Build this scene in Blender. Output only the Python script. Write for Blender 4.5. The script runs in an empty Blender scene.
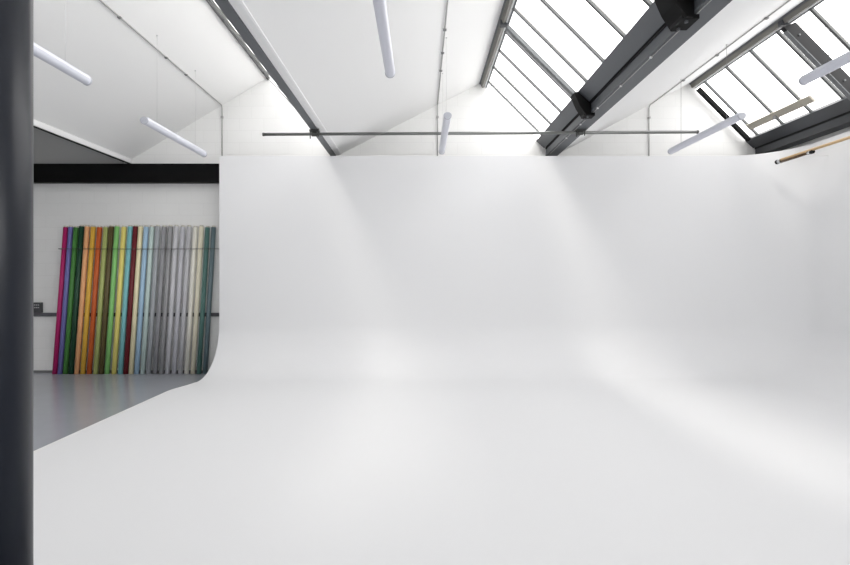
import bpy, bmesh, math, random
from mathutils import Vector, Matrix
random.seed(4)
SC = bpy.context.scene
COL = SC.collection
# ------------------------------------------------------------------ measures
F = 490.0                 # focal length in pixels of the 850 wide frame
S = 53.8                  # pixels per metre on the far wall
D = F / S                 # distance of the far wall
H = 1.776                 # eye height
Y0 = -4.0                 # rear wall
YG = 1.5                  # near end of the glazing


def P(du, dz):            # far-wall profile units -> metres (x, z)
    return (du / S, H + dz / S)


# ------------------------------------------------------------------ materials
def srgb(r, g, b):
    def c(v):
        v /= 255.0
        return v / 12.92 if v <= 0.04045 else ((v + 0.055) / 1.055) ** 2.4
    return (c(r), c(g), c(b), 1.0)


def mat(name, col, rough=0.6, metal=0.0, bump=0.0, bscale=60.0, vary=0.0, spec=0.5):
    m = bpy.data.materials.new(name)
    m.use_nodes = True
    nt = m.node_tree
    b = nt.nodes['Principled BSDF']
    b.inputs['Base Color'].default_value = col
    b.inputs['Roughness'].default_value = rough
    b.inputs['Metallic'].default_value = metal
    b.inputs['Specular IOR Level'].default_value = spec
    if bump or vary:
        tc = nt.nodes.new('ShaderNodeTexCoord')
        nz = nt.nodes.new('ShaderNodeTexNoise')
        nz.inputs['Scale'].default_value = bscale
        nz.inputs['Detail'].default_value = 3
        nt.links.new(tc.outputs['Object'], nz.inputs['Vector'])
        if bump:
            bp = nt.nodes.new('ShaderNodeBump')
            bp.inputs['Strength'].default_value = bump
            bp.inputs['Distance'].default_value = 0.01
            nt.links.new(nz.outputs['Fac'], bp.inputs['Height'])
            nt.links.new(bp.outputs['Normal'], b.inputs['Normal'])
        if vary:
            mx = nt.nodes.new('ShaderNodeMix')
            mx.data_type = 'RGBA'
            mx.inputs[6].default_value = tuple(c * (1 - vary) for c in col[:3]) + (1,)
            mx.inputs[7].default_value = tuple(min(1, c * (1 + vary)) for c in col[:3]) + (1,)
            nt.links.new(nz.outputs['Fac'], mx.inputs[0])
            nt.links.new(mx.outputs[2], b.inputs['Base Color'])
    return m


def brick_mat(name, col, mortar, flip=False):
    m = mat(name, col, 0.55)
    nt = m.node_tree
    b = nt.nodes['Principled BSDF']
    tc = nt.nodes.new('ShaderNodeTexCoord')
    sp = nt.nodes.new('ShaderNodeSeparateXYZ')
    cb = nt.nodes.new('ShaderNodeCombineXYZ')
    nt.links.new(tc.outputs['Object'], sp.inputs[0])
    nt.links.new(sp.outputs['Y' if flip else 'X'], cb.inputs['X'])
    nt.links.new(sp.outputs['Z'], cb.inputs['Y'])
    br = nt.nodes.new('ShaderNodeTexBrick')
    br.inputs['Scale'].default_value = 1.0
    br.inputs['Brick Width'].default_value = 0.45
    br.inputs['Row Height'].default_value = 0.225
    br.inputs['Mortar Size'].default_value = 0.006
    br.inputs['Mortar Smooth'].default_value = 0.6
    br.inputs['Color1'].default_value = col
    br.inputs['Color2'].default_value = tuple(c * 0.985 for c in col[:3]) + (1,)
    br.inputs['Mortar'].default_value = mortar
    nt.links.new(cb.outputs[0], br.inputs['Vector'])
    nt.links.new(br.outputs['Color'], b.inputs['Base Color'])
    nz = nt.nodes.new('ShaderNodeTexNoise')
    nz.inputs['Scale'].default_value = 18
    nt.links.new(tc.outputs['Object'], nz.inputs['Vector'])
    ad = nt.nodes.new('ShaderNodeMath')
    ad.operation = 'MULTIPLY_ADD'
    ad.inputs[1].default_value = 0.25
    nt.links.new(nz.outputs['Fac'], ad.inputs[0])
    inv = nt.nodes.new('ShaderNodeMath')
    inv.operation = 'SUBTRACT'
    inv.inputs[0].default_value = 1.0
    nt.links.new(br.outputs['Fac'], inv.inputs[1])
    nt.links.new(inv.outputs[0], ad.inputs[2])
    bp = nt.nodes.new('ShaderNodeBump')
    bp.inputs['Strength'].default_value = 0.22
    bp.inputs['Distance'].default_value = 0.012
    nt.links.new(ad.outputs[0], bp.inputs['Height'])
    nt.links.new(bp.outputs['Normal'], b.inputs['Normal'])
    return m


M = {}
M['cyc'] = mat('cove_paint', (0.745, 0.748, 0.758, 1), 0.75, spec=0.25, bump=0.02, bscale=1.2)
M['edge'] = mat('edge_paint', (0.75, 0.75, 0.75, 1), 0.6)
M['ceil'] = mat('ceiling_paint', (0.86, 0.86, 0.855, 1), 0.7, spec=0.25, bump=0.05, bscale=2.0)
M['block'] = brick_mat('painted_block', (0.82, 0.82, 0.81, 1), (0.77, 0.77, 0.76, 1))
M['block_side'] = brick_mat('painted_block_side', (0.80, 0.80, 0.79, 1), (0.70, 0.70, 0.69, 1), True)
M['greyblock'] = mat('grey_infill_paint', (0.38, 0.38, 0.375, 1), 0.7, bump=0.05, bscale=20)
M['floor'] = mat('grey_floor_paint', (0.35, 0.365, 0.40, 1), 0.2, bump=0.015, bscale=3.0, vary=0.05)
M['beam'] = mat('dark_grey_steel', srgb(88, 91, 95), 0.45, bump=0.03, bscale=30, vary=0.06)
M['beamdark'] = mat('charcoal_steel', srgb(62, 64, 68), 0.45, bump=0.03, bscale=30, vary=0.06)
M['strutdark'] = mat('dark_strut_steel', (0.007, 0.007, 0.0085, 1), 0.5, spec=0.3)
M['black'] = mat('black_steel', (0.0022, 0.0022, 0.0024, 1), 0.6, spec=0.15)
M['gap'] = mat('groove_and_fitting_black', srgb(18, 19, 20), 0.8)  # for the painted groove shade and the black pole fittings
M['column'] = mat('navy_black_column_paint', srgb(20, 24, 34), 0.38, bump=0.05, bscale=14)
M['bar'] = mat('grey_glazing_bar', srgb(88, 89, 89), 0.5)
M['strut'] = mat('mid_grey_steel', srgb(104, 107, 109), 0.5)
M['rail'] = mat('weathered_grey_rail', srgb(118, 116, 110), 0.5, bump=0.05, bscale=40, vary=0.1)
M['white'] = mat('white_gloss_paint', (0.82, 0.82, 0.82, 1), 0.4)
M['vent'] = mat('weathered_vent_timber', srgb(165, 160, 148), 0.6, vary=0.15, bscale=25)
M['pipe'] = mat('galvanised_pipe', srgb(128, 130, 128), 0.4, 0.6)
M['clampm'] = mat('dull_clamp_steel', srgb(85, 86, 84), 0.45, 0.6)
M['conduit'] = mat('galvanised_conduit', srgb(168, 168, 166), 0.45, 0.2)
M['clip'] = mat('clip_grey', srgb(130, 130, 130), 0.5)
M['batten'] = mat('batten_white_metal', srgb(210, 212, 221), 0.35)
M['diff'] = mat('batten_opal_cover', srgb(210, 212, 222), 0.3)
M['cap'] = mat('batten_end_cap', srgb(178, 180, 188), 0.4)
M['wire'] = mat('wire_pale', srgb(205, 205, 205), 0.4)
M['wiredark'] = mat('wire_grey', srgb(110, 110, 110), 0.4)
M['wood'] = mat('pale_wood_pole', srgb(205, 172, 126), 0.5, vary=0.12, bscale=14)
M['dwood'] = mat('dark_brown_wood', srgb(78, 56, 28), 0.5, vary=0.15, bscale=20)
M['chrome'] = mat('chrome', srgb(190, 192, 192), 0.2, 0.9)
M['cord'] = mat('dark_cord', srgb(70, 68, 66), 0.7)
M['trunk'] = mat('dark_grey_trunking', srgb(82, 82, 86), 0.5)
M['socket'] = mat('dark_socket_box', srgb(66, 67, 70), 0.5)
M['dot'] = mat('pale_socket_dot', srgb(185, 187, 190), 0.5)
M['skirt'] = mat('dark_skirting', srgb(118, 119, 120), 0.5)
M['core'] = mat('card_core', srgb(198, 194, 184), 0.7)


def glass_mat(name, t):
    m = bpy.data.materials.new(name)
    m.use_nodes = True
    nt = m.node_tree
    nt.nodes.remove(nt.nodes['Principled BSDF'])
    out = nt.nodes['Material Output']
    tr = nt.nodes.new('ShaderNodeBsdfTransparent')
    tr.inputs['Color'].default_value = (t, t, t, 1)
    gl = nt.nodes.new('ShaderNodeBsdfGlossy')
    gl.inputs['Roughness'].default_value = 0.1
    mx = nt.nodes.new('ShaderNodeMixShader')
    mx.inputs[0].default_value = 0.05
    nt.links.new(tr.outputs[0], mx.inputs[1])
    nt.links.new(gl.outputs[0], mx.inputs[2])
    nt.links.new(mx.outputs[0], out.inputs['Surface'])
    return m


M['glass'] = glass_mat('skylight_glass', .90)
M['glass_dim'] = glass_mat('dimmed_skylight_glass', .72)  # tint darkened to dim the daylight through the left skylight


# ------------------------------------------------------------------ mesh kit
class MB:
    def __init__(self):
        self.bm = bmesh.new()

    def box(self, x0, x1, y0, y1, z0, z1):
        return self.prism([(x0, z0), (x1, z0), (x1, z1), (x0, z1)], y0, y1)

    def prism(self, pts, y0, y1):
        """outline in (x, z) carried along y"""
        b = self.bm
        a = [b.verts.new((x, y0, z)) for x, z in pts]
        c = [b.verts.new((x, y1, z)) for x, z in pts]
        n = len(pts)
        b.faces.new(a)
        b.faces.new(c[::-1])
        for i in range(n):
            j = (i + 1) % n
            b.faces.new((a[j], a[i], c[i], c[j]))
        return self

    def prism_to(self, pts3a, pts3b):
        b = self.bm
        a = [b.verts.new(p) for p in pts3a]
        c = [b.verts.new(p) for p in pts3b]
        n = len(a)
        b.faces.new(a)
        b.faces.new(c[::-1])
        for i in range(n):
            j = (i + 1) % n
            b.faces.new((a[j], a[i], c[i], c[j]))
        return self

    def tube(self, pts, r, n=12, caps=True):
        b = self.bm
        pts = [Vector(p) for p in pts]
        rs = r if isinstance(r, (list, tuple)) else [r] * len(pts)
        rings = []
        for i, p in enumerate(pts):
            if i == 0:
                t = pts[1] - pts[0]
            elif i == len(pts) - 1:
                t = pts[-1] - pts[-2]
            else:
                t = (pts[i + 1] - p).normalized() + (p - pts[i - 1]).normalized()
            t.normalize()
            ref = Vector((0, 0, 1)) if abs(t.z) < 0.9 else Vector((1, 0, 0))
            u = t.cross(ref).normalized()
            v = t.cross(u).normalized()
            rings.append([b.verts.new(p + rs[i] * (math.cos(a) * u + math.sin(a) * v))
                          for a in (2 * math.pi * k / n for k in range(n))])
        for a, c in zip(rings, rings[1:]):
            for k in range(n):
                b.faces.new((a[k], a[(k + 1) % n], c[(k + 1) % n], c[k])).smooth = True
        if caps:
            b.faces.new(rings[0][::-1])
            b.faces.new(rings[-1])
        return self

    def build(self, name, m, parent=None, bevel=0.0):
        bmesh.ops.recalc_face_normals(self.bm, faces=self.bm.faces[:])
        me = bpy.data.meshes.new(name)
        self.bm.to_mesh(me)
        self.bm.free()
        me.materials.append(m)
        o = bpy.data.objects.new(name, me)
        COL.objects.link(o)
        if parent:
            o.parent = parent
        if bevel:
            md = o.modifiers.new('bevel', 'BEVEL')
            md.width = bevel
            md.segments = 2
            md.limit_method = 'ANGLE'
        return o


def tag(o, label, cat, group=None):
    o['label'] = label
    o['category'] = cat
    if group:
        o['group'] = group
    return o


def struct(o):
    o['kind'] = 'structure'
    return o


def empty(name, loc=(0, 0, 0), label=None, cat=None, group=None):
    o = bpy.data.objects.new(name, None)
    o.empty_display_size = 0.1
    o.location = loc
    COL.objects.link(o)
    if label:
        tag(o, label, cat, group)
    return o


def to_local(root):
    """children were built in world measures: shift them to sit under their root"""
    bpy.context.view_layer.update()
    for ch in root.children:
        ch.data.transform(Matrix.Translation(-root.location))


# ------------------------------------------------------------------ roof profile
R0, R1, R2, R3 = (-359, 193), (-153.5, 199), (59.5, 194), (269, 194)
V0, V1, V2, V3 = (-289, 118), (-80, 123), (135.5, 122), (345, 122)
TH = 7.0                                    # slab thickness in profile units


def up(p, d=TH):
    return (p[0], p[1] + d)


slopes = [((-496, 128), R0), (V0, R1), (V1, R2), (V2, R3)]
cm = MB()
for a, b in slopes:
    cm.prism([P(*a), P(*b), P(b[0] - .3, b[1] + .8), P(*up(a))], Y0, D)
# the unglazed steep side beyond the left-hand beam
cm.prism([P(-359, 193), P(-296, 119), P(-290, 124), P(-355, 200)], Y0, D)
# boarded steep faces behind the camera, where the glazing stops
for (ax, az), (bx, bz) in (((-152, 196.5), (-91.5, 129.5)), ((62.5, 192.5), (117.5, 137.5)), ((272, 192.5), (326.5, 137.5))):
    cm.prism([P(ax, az), P(bx, bz), P(bx + 4, bz + 4), P(ax + 4, az + 4)], Y0, YG)
struct(cm.build('ceiling', M['ceil']))


def ceil_z(x, bay):
    a, b = slopes[bay]
    t = (x * S - a[0]) / (b[0] - a[0])
    return H + (a[1] + t * (b[1] - a[1])) / S


# ------------------------------------------------------------------ floor, walls
XL, XR = -9.2, 6.43
struct(MB().box(XL - .2, XR + .2, Y0 - .2, D + .2, -0.2, 0.0).build('floor', M['floor']))
prof = [(XL, 0)]
prof_top = [P(XL * S, 128 + TH), P(R0[0], R0[1] + .8), P(-292, 125), P(V0[0], V0[1] + TH), P(R1[0], R1[1] + .8), P(-86, 127),
            P(V1[0], V1[1] + TH), P(R2[0], R2[1] + .8), P(126, 130), P(V2[0], V2[1] + TH), P(R3[0], R3[1] + .8), P(335, 130), (XR, H + 128 / S)]
poly = [(XL, -0.05)] + prof_top + [(XR, -0.05)]
struct(MB().prism(poly, D, D + 0.2).build('wall_back', M['block']))
WX0, WX1, WZ0, WZ1 = -4.2, 5.6, 0.9, 3.3
wf = MB()
wf.prism([(XL, 3.3)] + prof_top + [(XR, 3.3)], Y0 - 0.2, Y0)
wf.box(XL, WX0, Y0 - .2, Y0, -.05, 3.3)
wf.box(WX1, XR, Y0 - .2, Y0, -.05, 3.3)
wf.box(WX0, WX1, Y0 - .2, Y0, -.05, WZ0)
struct(wf.build('wall_front', M['block']))
struct(MB().box(XL - .2, XL, Y0, D, -0.05, H + 140 / S).build('wall_left', M['block_side']))
struct(MB().box(XR, XR + .2, Y0, D, -0.05, H + 128 / S).build('wall_right', M['block_side']))
# grey painted infill above the black beam, left of the first valley beam
struct(MB().box(XL + .01, P(-297, 0)[0], D - 0.02, D, 3.80, 4.62).build('trim_1', M['greyblock']))
struct(MB().box(XL, -2.0, D - 0.02, D, 0.0, 0.042).build('baseboard_back', M['skirt']))

# ------------------------------------------------------------------ cyclorama
PF = 0.118                                  # platform height
DC, XE, XF, XW = 8.60, -3.54, -3.673, 6.23
RC, RV, TOP = 0.82, 0.88, 3.90
cyc = empty('infinity_cove', (1.3, 5.6, 0),
            'large white curved photo studio cove filling the room, floor sweeping up into back and right walls', 'backdrop')
bm = bmesh.new()
path = []
for k in range(9):
    x = XE + (XW - RV - XE) * k / 8
    path.append(((x, DC), (0, -1)))
for k in range(1, 25):
    a = math.pi / 2 * (1 - k / 24)
    c = (XW - RV, DC - RV)
    path.append(((c[0] + RV * math.cos(a), c[1] + RV * math.sin(a)), (-math.cos(a), -math.sin(a))))
YFRONT = 2.62
for k in range(1, 8):
    y = DC - RV - (DC - RV - YFRONT) * k / 7
    path.append(((XW, y), (-1, 0)))
profile = [(0, TOP - PF), (0, 2.6), (0, 1.4), (0, RC + .05)]
NA = 28
for k in range(NA + 1):
    a = math.pi / 2 * k / NA
    profile.append((RC - RC * math.cos(a), RC - RC * math.sin(a)))
profile.append((RC + .05, 0))
grid = []
for (p, n) in path:
    row = []
    for ins, z in profile:
        row.append(bm.verts.new((p[0] + n[0] * ins, p[1] + n[1] * ins, z + PF)))
    grid.append(row)
for a, b in zip(grid, grid[1:]):
    for j in range(len(profile) - 1):
        bm.faces.new((a[j], b[j], b[j + 1], a[j + 1])).smooth = True
inner = [r[-1] for r in grid]
edge_pts = []
left = []
y_tip = inner[0].co.y
for k in range(0, 13):
    y = y_tip - 0.03 - (y_tip - 7.05) * k / 12
    t = min(1, max(0, (y_tip - y) / (y_tip - 7.1)))
    t = t * t * (3 - 2 * t)
    left.append((XE + (XF - XE) * t, y))
left.append((XF, YFRONT))
lv = [bm.verts.new((x, y, PF)) for x, y in left]
f = bm.faces.new(inner + lv[::-1])
f.smooth = False
bmesh.ops.recalc_face_normals(bm, faces=bm.faces[:])
f.normal_update()
if f.normal.z < 0:
    bmesh.ops.reverse_faces(bm, faces=bm.faces[:])
me = bpy.data.meshes.new('cove_shell')
for e in bm.edges:
    if e.is_boundary:
        e.smooth = False
bm.to_mesh(me)
bm.free()
me.materials.append(M['cyc'])
shell = bpy.data.objects.new('cove_shell', me)
COL.objects.link(shell)
md = shell.modifiers.new('thickness', 'SOLIDIFY')
md.thickness = PF - 0.002
md.offset = -1
shell.parent = cyc
# slim pale edging along the open left side of the floor
em = MB()
pl = [(x, y) for x, y in left]
for (xa, ya), (xb, yb) in zip(pl, pl[1:]):
    em.prism_to([(xa - .012, ya, 0.001), (xa + .035, ya, PF - .02), (xa + .035, ya, PF + .002), (xa - .012, ya, PF + .002)],
                [(xb - .012, yb, 0.001), (xb + .035, yb, PF - .02), (xb + .035, yb, PF + .002), (xb - .012, yb, PF + .002)])
em.build('edge_strip', M['edge'], cyc)
to_local(cyc)

# ------------------------------------------------------------------ valley beams
YB = D - 0.005


def yroot(name, x, z, label, cat, group=None):
    return empty(name, (x, 0, z), label, cat, group)


def beam_right(dx, name_label, m, cables):
    def q(a, b):
        return P(a + dx, b)
    r = yroot('valley_beam', q(130, 0)[0], q(0, 121)[1], name_label, 'beam')
    MB().prism([q(115, 136), q(123, 128.6), q(124.6, 130.4), q(117.5, 139)], Y0, YB).build('fascia', m, r)
    MB().prism([q(124.3, 129.6), q(124.3, 127.6), q(127, 127.6), q(127, 129.6)], Y0, YB).build('shaded_groove', M['gap'], r)  # black strip painting in the shade of the groove below the fascia
    MB().prism([q(125, 122.2), q(136.4, 122.2), q(140, 134), q(124, 136), q(117.6, 138.6), q(119, 136.4), q(125, 130.6)], Y0, YB).build('web', m, r)
    MB().prism([q(124.6, 121), q(136.2, 121), q(136.4, 122.2), q(124.6, 122.2)], Y0, YB).build('flange', m, r)
    if cables:
        x, z = q(126.2, 120.6)
        MB().tube([(x, Y0 + .1, z), (x, 2, z), (x, 5, z - .004), (x, 8.9, z)], .005, 6).build('cable', M['conduit'], r)
        for y in (2.9, 3.7, 4.3, 5.0, 5.75, 6.5, 7.2, 7.9):
            MB().box(x - .012, x + .012, y - .012, y + .012, z - .010, z + .014).build('cable_clip', M['white'], r, .003)
    to_local(r)
    return r


beam_right(0, 'dark grey steel valley beam with pale cable clips below the central skylight', M['beam'], True)
beam_right(209, 'charcoal steel valley beam below the right-hand skylight, over the right cove wall', M['beamdark'], False)

r = yroot('valley_beam', P(-88, 0)[0], P(0, 121)[1],
          'narrow dark grey steel beam with white painted board beside it, left of the central ceiling slope', 'beam')
MB().prism([P(-90.6, 121), P(-85, 121), P(-85, 130), P(-88, 132), P(-92, 129), P(-91, 122.5)], Y0, YB).build('flange', M['beam'], r)
MB().prism([P(-84.8, 121.6), P(-80.6, 122.2), P(-79.6, 122.6), P(-79, 127), P(-84.8, 129)], Y0, YB).build('gutter_board', M['white'], r)
to_local(r)
r = yroot('valley_beam', P(-292, 0)[0], P(0, 113)[1],
          'thin black beam with white edge board above the grey panel at far left', 'beam')
MB().prism([P(-292.2, 112.8), P(-290.0, 112.8), P(-289.6, 119), P(-292.2, 122)], Y0, YB).build('flange', M['black'], r)
MB().prism([P(-289.9, 113.4), P(-289.3, 113.8), P(-289.1, 118), P(-289.6, 118)], Y0, YB).build('edge_board', M['white'], r)
to_local(r)

# black beam across the far wall above the rolls
r = empty('wall_beam', (-3.6, D - .08, 3.507), 'black horizontal steel beam across the white block wall above the paper rolls', 'beam')
za, zb = 3.507, 3.846
MB().box(XL + .01, 6.3, D - 0.165, D - 0.022, za, za + .02).build('bottom_flange', M['black'], r)
MB().box(XL + .01, 6.3, D - 0.165, D - 0.022, zb - .02, zb).build('top_flange', M['black'], r)
MB().box(XL + .01, 6.3, D - 0.150, D - 0.13, za + .02, zb - .02).build('web', M['black'], r)
to_local(r)

# ------------------------------------------------------------------ skylights
bars_y = [1.62, 2.22, 2.82, 3.42, 4.02, 4.62, 5.22, 5.82, 6.42, 7.02, 7.6, 8.2, 8.82]


def skylight(n, A, B, bar_ys, w=.034, gm='glass', bd=.022):
    """glazing from ridge point A down to beam point B (profile units)"""
    a, b = Vector(P(*A)), Vector(P(*B))
    d = (b - a).normalized()
    nrm = Vector((-d.y, d.x))
    if nrm.y < 0:
        nrm = -nrm                         # outward, up and to the right
    root = empty('window_%d' % n, (a.x, D / 2, a.y))
    struct(root)
    g = MB()
    g.prism([tuple(a + nrm * .012), tuple(b + nrm * .012), tuple(b + nrm * .018), tuple(a + nrm * .018)], YG, YB)
    g.build('glass', M[gm], root)
    for y in bar_ys:
        q = MB()
        q.prism([tuple(a - nrm * bd), tuple(b - nrm * bd), tuple(b + nrm * .011), tuple(a + nrm * .011)], y - w / 2, y + w / 2)
        q.build('glazing_bar', M['bar'], root)
    to_local(root)
    # daylight sampling helper for the sky behind this window
    L = bpy.data.lights.new('daylight_portal', 'AREA')
    L.shape = 'RECTANGLE'
    L.size = (b - a).length + .1
    L.size_y = D - YG
    L.cycles.is_portal = True
    lo = bpy.data.objects.new('daylight_portal', L)
    COL.objects.link(lo)
    c = (a + b) / 2 + nrm * .05
    zc = Vector((nrm.x, 0, nrm.y))         # local +Z outward -> light points inward
    yc = Vector((0, 1, 0))
    xc = yc.cross(zc)
    mw = Matrix((xc, yc, zc)).transposed().to_4x4()
    mw.translation = Vector((c.x, (D + YG) / 2, c.y))
    lo.matrix_world = mw
    return a, b, d, nrm


W1 = skylight(1, (-152, 196.5), (-91.5, 129.5), bars_y, gm='glass_dim', bd=.003)
W2 = skylight(2, (62.5, 192.5), (117.5, 137.5), bars_y)
W3 = skylight(3, (272, 192.5), (326.5, 137.5), bars_y, .04)

# unseen wide window added behind the camera to brighten the cove wall
r = empty('window_4', ((WX0 + WX1) / 2, Y0 - .1, WZ0))
struct(r)
MB().box(WX0, WX1, Y0 - .105, Y0 - .095, WZ0, WZ1).build('glass', M['glass'], r)
for k in range(7):
    x = WX0 + (WX1 - WX0) * k / 6
    MB().box(x - .03, x + .03, Y0 - .14, Y0 - .06, WZ0, WZ1).build('mullion', M['white'], r)
for z in (WZ0, WZ1 - .06):
    MB().box(WX0, WX1, Y0 - .138, Y0 - .062, z, z + .06).build('frame', M['white'], r)
to_local(r)
L = bpy.data.lights.new('daylight_portal', 'AREA')
L.shape = 'RECTANGLE'
L.size, L.size_y = WX1 - WX0, WZ1 - WZ0
L.cycles.is_portal = True
lo = bpy.data.objects.new('daylight_portal', L)
COL.objects.link(lo)
lo.location = ((WX0 + WX1) / 2, Y0 - .16, (WZ0 + WZ1) / 2)
lo.rotation_euler = (math.pi / 2, 0, 0)

# ridge rails
for (rx, rz), lab in ((R1, 'slim grey ridge rail of the left skylight, mostly behind the narrow beam'),
                      (R2, 'weathered grey ridge rail along the top of the central skylight'),
                      (R3, 'weathered grey ridge rail along the top of the right-hand skylight')):
    r = yroot('ridge_rail', P(rx, 0)[0], P(0, rz)[1], lab, 'rail')
    sl = rx == R1[0]
    if sl:
        MB().prism([P(rx - .4, rz - 1.2), P(rx + 1.0, rz - 2.6), P(rx + 2.2, rz - 1), P(rx + 1, rz + 4)], Y0, YB).build('rail', M['strutdark'], r)
    else:
        MB().prism([P(rx - 1.3, rz - .9), P(rx - .1, rz - 2.0), P(rx + 1, rz + 2)], Y0, YB).build('edge_seal', M['beam'], r)
        MB().prism([P(rx + .1, rz - 1.6), P(rx + 1.6, rz - 5.2), P(rx + 3.8, rz - 4.4), P(rx + 3.0, rz + 2), P(rx + 1, rz + 3)], Y0, YB).build('rail', M['rail'], r)
        MB().prism([P(rx + 3.8, rz - 4.5), P(rx + 4.9, rz - 4.9), P(rx + 5.2, rz - 3.6), P(rx + 4.0, rz - 2)], Y0, YB).build('flashing', M['white'], r)
        MB().prism([P(rx + 5.0, rz - 5.2), P(rx + 6.4, rz - 5.4), P(rx + 6.6, rz - 3.8), P(rx + 5.0, rz - 3.2)], Y0, YB).build('lower_seal', M['beam'], r)
        MB().box(P(rx - .4, 0)[0], P(rx + 5.2, 0)[0], 6.78, 6.86, P(0, rz - 6.4)[1], P(0, rz - 2)[1]).build('rail_joint', M['beamdark'], r, .008)
    to_local(r)


# struts under the glazing
def strut(W, y, w, depth, m, label, t1=1.0, flange=None, off=.03):
    a, b, d, n = W
    a2 = a + d * .11
    b2 = a + (b - a) * t1
    r = empty('skylight_strut', (a2.x, y, a2.y), label, 'strut')
    back = d * (.07 if depth > .1 else 0)
    MB().prism([tuple(a2 - back - n * (off + depth)), tuple(b2 - n * (off + depth)), tuple(b2 - n * off), tuple(a2 - n * off)],
               y - w / 2, y + w / 2).build('bar', m, r)
    if flange:
        MB().prism([tuple(a2 - n * (off + depth + .012)), tuple(b2 - n * (off + depth + .012)), tuple(b2 - n * (off + depth)), tuple(a2 - n * (off + depth))],
                   y - w / 2, y + w / 2).build('flange', M['strut'], r)
        for k in (.12, .78):
            p = a2 + (b2 - a2) * k - n * (off + depth * .55)
            MB().tube([(p.x, y - w / 2 - .012, p.y), (p.x, y - w / 2 + .005, p.y)], .014, 8).build('bolt', M['strut'], r)
    to_local(r)
    return r


strut(W2, 6.80, .075, .05, M['strut'], 'mid grey steel strut crossing the central skylight down to a black bracket')
strut(W2, 4.40, .075, .05, M['strut'], 'mid grey strut at the near end of the central skylight, top edge of the photo')
strut(W3, 6.72, .07, .16, M['strutdark'], 'wide charcoal strut crossing the right-hand skylight behind the near light batten', flange=.05)
strut(W3, 9.0, .07, .06, M['black'], 'black bar along the end of the right-hand skylight against the block wall')


def bracket(y, label, ln):
    def q(a, b):
        return P(a, b)
    r = empty('beam_bracket', (P(121, 0)[0], y, P(0, 120)[1]), label, 'bracket')
    MB().prism([q(111.8, 134.8), q(114.6, 135.6), q(122.6, 128.2), q(124.3, 127), q(124.3, 118.4), q(120.5, 118.4), q(116, 125.5)], y - ln, y + ln).build('gusset', M['black'], r, .006)
    MB().prism([q(119.5, 118.3), q(127.5, 118.3), q(127.5, 120.4), q(119.5, 120.4)], y - ln * .8, y + ln * .8).build('foot_plate', M['black'], r, .004)
    for s in (-1, 1):
        x, z = q(122.5, 117.4)
        MB().tube([(x, y + s * ln * .5, z), (x, y + s * ln * .5, z + .03)], .016, 8).build('bolt', M['beamdark'], r)
    to_local(r)


bracket(6.74, 'black steel bracket on the grey valley beam just above the scaffold pipe', .09)
bracket(4.27, 'larger black steel bracket on the grey valley beam at the top edge of the photo', .13)

# opening vent frame at the foot of the right-hand skylight
a, b, d, n = W3
r = empty('vent_frame', (b.x, 8.0, b.y), 'weathered pale vent frame at the foot of the right-hand skylight', 'vent')
p0 = a + (b - a) * .80
p1 = a + (b - a) * .885
MB().prism([tuple(p0 - n * .06), tuple(p1 - n * .06), tuple(p1 - n * .024), tuple(p0 - n * .024)], 7.36, 8.80).build('rail', M['vent'], r, .005)
p2 = a + (b - a) * .84
MB().box(p2.x - .05, p2.x + .02, 8.1, 8.17, p2.y - .10, p2.y - .04).build('catch', M['clip'], r, .008)
to_local(r)

# ------------------------------------------------------------------ column
CX, CY, CR = -1.667, 1.95, .098
r = empty('steel_column', (CX, CY, 0), 'round dark navy steel column standing in the left foreground', 'column')
MB().tube([(CX, CY, .016), (CX, CY, 4.0)], CR, 64).build('shaft', M['column'], r)
MB().box(CX - .16, CX + .16, CY - .16, CY + .16, 0.0, .016).build('base_plate', M['column'], r, .003)
MB().box(CX - .13, CX + .13, CY - .13, CY + .13, 4.0, P(0, 121)[1] - .001).build('cap_plate', M['column'], r, .003)
for sx in (-1, 1):
    for sy in (-1, 1):
        MB().tube([(CX + sx * .13, CY + sy * .13, .016), (CX + sx * .13, CY + sy * .13, .04)], .013, 6).build('anchor_bolt', M['clampm'], r)
to_local(r)

# ------------------------------------------------------------------ scaffold pipe
PY = 7.5


def pz(u):
    return H + (277 - (134.4 - (u - 263) * 2.4 / 435)) * PY / F


xa, xb = (263 - 421) * PY / F, (698 - 421) * PY / F
r = empty('scaffold_pipe', ((xa + xb) / 2, PY, pz(480)), 'long grey scaffold pipe hung across the room below the valley beams', 'pipe')
MB().tube([(xa, PY, pz(263)), (xb, PY, pz(698))], .0235, 16).build('tube', M['pipe'], r)
MB().tube([(xa - .004, PY, pz(263)), (xa + .02, PY, pz(263))], .027, 16).build('end_cap', M['clampm'], r)
MB().tube([(xb - .02, PY, pz(698)), (xb + .004, PY, pz(698))], .027, 16).build('end_cap', M['clampm'], r)
pipe_root = r


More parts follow.
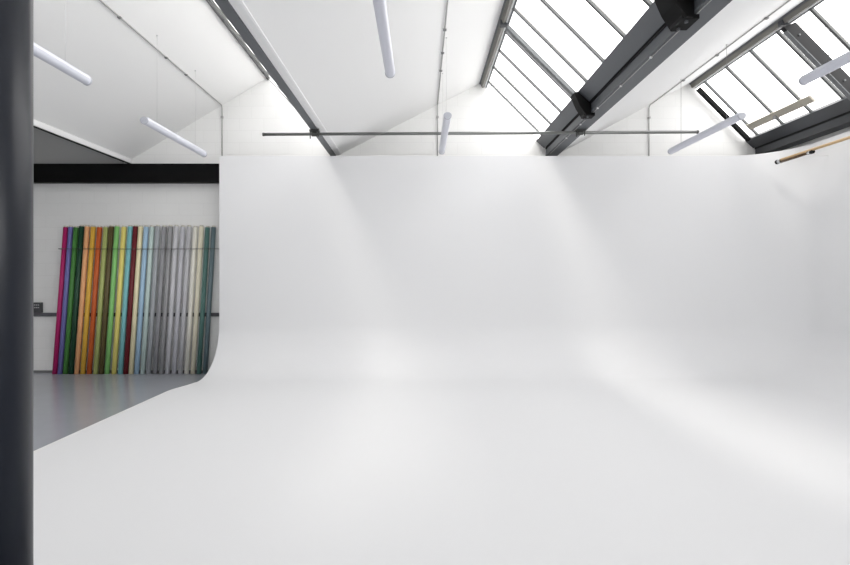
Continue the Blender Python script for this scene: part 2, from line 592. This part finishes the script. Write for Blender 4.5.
def clamp(x, u, ztop, tall):
    z = pz(u)
    r = MB().box(x - .03, x + .03, PY - .028, PY + .028, z + .03, ztop - .02).build('clamp', M['clampm'], pipe_root, .006)
    q = MB()
    n = 18
    ring = [[q.bm.verts.new((x + sx, PY + rr * math.cos(2 * math.pi * k / n), z + rr * math.sin(2 * math.pi * k / n))) for k in range(n)]
            for sx, rr in ((-.04, .0236), (-.04, .037), (.04, .037), (.04, .0236))]
    for i in range(4):
        for k in range(n):
            q.bm.faces.new((ring[i][k], ring[i][(k + 1) % n], ring[(i + 1) % 4][(k + 1) % n], ring[(i + 1) % 4][k]))
    subs = [q.build('collar', M['clampm'], r),
            MB().box(x - .075, x + .075, PY - .05, PY + .05, ztop - .022, ztop - .002).build('saddle', M['clampm'], r, .004),
            MB().tube([(x - .06, PY - .02, z - .075), (x - .06, PY - .02, ztop - .003)], .009, 8).build('bolt', M['clampm'], r),
            MB().tube([(x + .064, PY - .02, z - .05), (x + .064, PY - .02, ztop + (.07 if tall else -.003))], .009, 8).build('bolt', M['clampm'], r)]
    for o in subs:
        o.data.transform(Matrix.Translation(-pipe_root.location))


clamp((314.5 - 421) * PY / F, 314, P(0, 121)[1], True)
clamp((580 - 421) * PY / F, 580, P(0, 121)[1], False)
to_local(pipe_root)


# ------------------------------------------------------------------ conduits
def conduit(du, bay, label, clips, r_=.0095):
    x = du / S
    z = ceil_z(x, bay) - .016
    yw = D - .02
    r = empty('conduit', (x, yw, z), label, 'conduit')
    MB().tube([(x, Y0 + .05, z), (x, yw - .05, z), (x, yw - .012, z - .012), (x, yw, z - .05), (x, yw, 3.87)], r_, 10).build('tube', M['conduit'], r)
    for y in clips:
        MB().box(x - .022, x + .022, y - .02, y + .02, z - .018, z + .003).build('clip', M['clip'], r, .006)
    MB().box(x - .02, x + .02, yw - .02, yw + .012, z - .24, z - .20).build('wall_clip', M['conduit'], r, .004)
    to_local(r)


conduit(-198.5, 1, 'thin conduit along the left ceiling slope, bending down the wall at the cove corner', (6.0, 7.1, 7.7))
conduit(16.5, 2, 'thin conduit with small clips along the central ceiling slope, dropping behind the pipe', (6.3, 6.95, 7.55))
conduit(227.5, 3, 'thin conduit along the right ceiling slope beside the ridge rail', (6.0, 7.0, 7.9))


# ------------------------------------------------------------------ light battens
def half(r, zc, xc, lo, hi, n=12):
    return [(xc + r * math.cos(a), zc + r * math.sin(a)) for a in (lo + (hi - lo) * k / n for k in range(n + 1))]


def batten(x, y0, y1, zc, bay, label):
    r = empty('light_batten', (x, (y0 + y1) / 2, zc), label, 'light', 'suspended light battens')
    w = .051
    MB().prism([(x - w, zc), (x + w, zc), (x + w * .8, zc + .038), (x - w * .8, zc + .038)], y0 + .02, y1 - .02).build('housing', M['batten'], r, .004)
    pts = [(x + w * .96 * math.cos(t), zc - .001 + .05 * math.sin(t)) for t in (math.pi + math.pi * k / 14 for k in range(15))]
    o = MB().prism(pts, y0 + .02, y1 - .02).build('diffuser', M['diff'], r)
    for p in o.data.polygons:
        p.use_smooth = len(p.vertices) == 4
    o.data.set_sharp_from_angle(angle=math.radians(50))
    pts = [(x + (w + .002) * math.cos(t), zc + (.053 if math.sin(t) < 0 else .042) * math.sin(t)) for t in (2 * math.pi * k / 24 for k in range(24))]
    MB().prism(pts, y0, y0 + .022).build('end_cap', M['cap'], r, .006)
    MB().prism(pts, y1 - .022, y1).build('end_cap', M['cap'], r, .006)
    for k in (.18, .82):
        y = y0 + (y1 - y0) * k
        zt = ceil_z(x, bay)
        MB().tube([(x, y, zc + .036), (x, y, zt - .001)], .0025 if bay == 3 else .0015, 6).build('suspension_wire', M['wiredark' if bay == 3 else 'wire'], r)
        MB().tube([(x, y, zt - .012), (x, y, zt - .001)], .010, 10).build('ceiling_hook', M['wire'], r)
    to_local(r)


batten(-3.57, 6.31, 8.07, 3.80, 1, 'white light batten hanging before the far wall, above the black beam at left')
batten(-3.49, 3.33, 5.13, 3.83, 1, 'white light batten partly hidden by the navy column at upper left')
batten(0.34, 6.25, 8.05, 3.84, 2, 'white light batten hanging behind the scaffold pipe at the middle of the far wall')
batten(-0.31, 3.13, 4.94, 3.83, 2, 'white light batten at the top centre, cut off by the top edge')
batten(4.10, 6.25, 8.05, 3.84, 3, 'light batten hanging on thin wires beside the right end of the scaffold pipe')
batten(4.00, 3.33, 5.13, 3.83, 3, 'light batten crossing in front of the right-hand skylight at the right edge')

# ------------------------------------------------------------------ curtain pole over the right cove wall
px, pzz = 5.90, 3.685
r = empty('curtain_pole', (px, 7.4, pzz), 'pale wooden pole with silver end fitting along the top of the right cove wall', 'pole')
MB().tube([(px, 8.06, pzz + .012), (px, 3.6, pzz + .012)], .021, 16).build('rod', M['wood'], r)
MB().tube([(px, 8.08, pzz - .022), (px, 7.46, pzz - .022)], .019, 14).build('lower_rod', M['dwood'], r)
MB().tube([(px, 8.02, pzz - .006), (px, 8.10, pzz - .006)], .036, 16).build('end_cap', M['chrome'], r)
MB().tube([(px, 8.10, pzz - .006), (px, 8.125, pzz - .006)], .037, 16).build('end_stop', M['gap'], r)
MB().tube([(px, 7.42, pzz - .022), (px, 7.47, pzz - .022)], .028, 14).build('collar', M['chrome'], r)
MB().tube([(px, 7.37, pzz - .022), (px, 7.42, pzz - .022)], .029, 14).build('collar', M['gap'], r)
for y in (7.50, 5.4, 3.8):
    wx = XW
    MB().box(px - .012, wx - .001, y - .015, y + .015, pzz - .045, pzz - .018 if y < 7 else pzz - .044).build('bracket', M['white'], r)
to_local(r)

# ------------------------------------------------------------------ trunking, socket box
zt = H - 37.5 / S
r = empty('cable_trunking', (-5.5, D - .02, zt), 'dark grey cable trunking running along the wall behind the paper rolls', 'trunking')
MB().box(-7.17, -2.6, D - .045, D - .001, zt - .034, zt + .034).build('body', M['trunk'], r, .004)
MB().box(-7.17, -2.6, D - .050, D - .046, zt - .026, zt + .026).build('cover', M['trunk'], r, .001)
to_local(r)
bx0, bx1, bz0, bz1 = -7.18, -7.02, zt + .036, zt + .226
r = empty('socket_box', ((bx0 + bx1) / 2, D - .03, bz0), 'small dark wall box with pale dots standing on the trunking end, beside the column', 'box')
MB().box(bx0, bx1, D - .07, D - .001, bz0, bz1).build('body', M['socket'], r, .006)
for i in range(4):
    for j in range(2):
        x = bx0 + .024 + i * .034
        z = bz1 - .045 - j * .048
        MB().tube([(x, D - .078, z), (x, D - .068, z)], .010, 8).build('outlet', M['dot'], r)
to_local(r)

# ------------------------------------------------------------------ backdrop paper rolls
rolls = [
    (56.0, (176, 26, 100), 'magenta'), (61.2, (112, 110, 172), 'lavender blue'), (66.6, (72, 132, 62), 'leaf green'),
    (72.2, (22, 66, 44), 'very dark green'), (77.9, (232, 172, 122), 'peach'), (83.9, (222, 176, 66), 'golden yellow'),
    (90.3, (196, 90, 36), 'rust orange'), (96.7, (172, 182, 110), 'pale olive'), (102.3, (92, 80, 46), 'brown olive'),
    (108.0, (134, 198, 116), 'light green'), (115.0, (232, 216, 122), 'pale yellow'), (121.4, (128, 194, 198), 'aqua'),
    (126.7, (104, 24, 34), 'maroon'), (131.9, (232, 222, 184), 'cream'), (137.6, (164, 194, 218), 'light blue'),
    (143.5, (190, 208, 204), 'pale mint'), (149.2, (164, 168, 172), 'cool grey'), (155.8, (148, 148, 152), 'mid grey'),
    (162.0, (150, 150, 152), 'mid grey'), (168.1, (196, 196, 200), 'light grey'), (174.7, (188, 188, 194), 'light grey'),
    (181.0, (184, 184, 188), 'light grey'), (187.3, (222, 220, 210), 'off white'), (193.5, (224, 218, 196), 'ivory'),
    (199.6, (78, 114, 108), 'dark teal'), (205.8, (98, 116, 122), 'slate blue')]
labels = {
    0: 'magenta paper roll, leftmost of the row leaning on the wall',
    1: 'lavender blue paper roll between the magenta and green rolls',
    2: 'mid green paper roll beside the lavender blue roll',
    3: 'very dark green paper roll just left of the peach roll',
    4: 'peach paper roll between the dark green and golden rolls',
    5: 'golden yellow paper roll between the peach and rust rolls',
    6: 'rust orange paper roll leaning in the colourful row',
    7: 'pale olive paper roll just right of the rust orange roll',
    8: 'brown olive paper roll just left of the light green roll',
    9: 'light green paper roll just left of the pale yellow roll',
    10: 'pale yellow paper roll between the light green and aqua rolls',
    11: 'aqua paper roll just left of the maroon roll',
    12: 'maroon paper roll leaning in the middle of the row',
    13: 'cream paper roll between the maroon and light blue rolls',
    14: 'light blue paper roll just right of the cream roll',
    15: 'pale mint paper roll just right of the light blue roll',
    16: 'cool grey paper roll, leftmost of the six plain greys',
    17: 'mid grey paper roll, second from left of the six plain greys',
    18: 'mid grey paper roll, third from left of the six plain greys',
    19: 'light grey paper roll, third from right of the six plain greys',
    20: 'light grey paper roll, second from right of the six plain greys',
    21: 'light grey paper roll just left of the off white roll',
    22: 'off white paper roll between the light grey and ivory rolls',
    23: 'ivory paper roll just left of the dark teal roll',
    24: 'dark teal paper roll, second from the cove edge',
    25: 'slate blue paper roll, rightmost, nearest the cove edge'}
RR = .0418
for i, (u, rgb, nm) in enumerate(rolls):
    lean = 10.0 - 2.0 * i / 25
    base = Vector(((u - 421) * 9.0 / F, 8.972, .004))
    top = Vector(((u + lean - 421) * 9.06 / F, 9.056, 2.70 + random.uniform(-.012, .012)))
    ax = top - base
    ln = ax.length
    root = empty('paper_roll', base, labels[i], 'paper roll', 'backdrop paper rolls leaning on the wall')
    root.rotation_mode = 'QUATERNION'
    root.rotation_quaternion = ax.to_track_quat('Z', 'Y')
    m = mat('paper_' + nm.replace(' ', '_'), srgb(*rgb), 0.55)
    MB().tube([(0, 0, 0), (0, 0, ln)], RR * random.uniform(.96, 1.0), 24).build('paper', m, root)
    MB().tube([(0, 0, ln - .005), (0, 0, ln + .028)], .033, 20).build('core', M['core'], root)

zc_ = H + 28.3 * 8.95 / F
r = empty('retaining_cord', (-5, 8.98, zc_), 'thin dark cord stretched across the paper rolls near their tops', 'cord')
xa, xb = (58.3 - 421) * 8.98 / F, (217.5 - 421) * 8.98 / F
MB().tube([(xa - .03, D - .002, zc_), (xa, 8.984, zc_), ((xa + xb) / 2, 8.984, zc_ - .004), (xb, 8.984, zc_), (xb + .03, D - .002, zc_)], .006, 8).build('line', M['cord'], r)
to_local(r)

# ------------------------------------------------------------------ sky
w = bpy.data.worlds.new('overcast_sky')
SC.world = w
w.use_nodes = True
bg = w.node_tree.nodes['Background']
bg.inputs['Color'].default_value = (1.0, 0.99, 0.982, 1)
bg.inputs['Strength'].default_value = 2.7

sl = bpy.data.lights.new('hazy_sun', 'SUN')
sl.energy = 1.25
sl.angle = math.radians(17)
sl.color = (1.0, 0.965, 0.90)
so = bpy.data.objects.new('hazy_sun', sl)
COL.objects.link(so)
so.rotation_mode = 'QUATERNION'
so.rotation_quaternion = Vector((0.42, 0.40, -1)).to_track_quat('-Z', 'Y')

# ------------------------------------------------------------------ camera
cam = bpy.data.cameras.new('camera')
co = bpy.data.objects.new('camera', cam)
COL.objects.link(co)
co.location = (0, 0, H)
co.rotation_euler = (math.pi / 2, 0, 0)
cam.sensor_width = 36
cam.lens = F * 36 / 850
cam.shift_x = 4 / 850
cam.shift_y = -5.5 / 850
cam.clip_start = .05
SC.camera = co

vs = SC.view_settings
vs.view_transform = 'Standard'
vs.look = 'None'
vs.gamma = 1
vs.exposure = 1.13
vs.use_curve_mapping = False
SC.cycles.max_bounces = 16
SC.cycles.diffuse_bounces = 12
SC.cycles.transparent_max_bounces = 16
SC.cycles.use_denoising = True
SC.cycles.sample_clamp_indirect = 0
SC.cycles.caustics_reflective = False
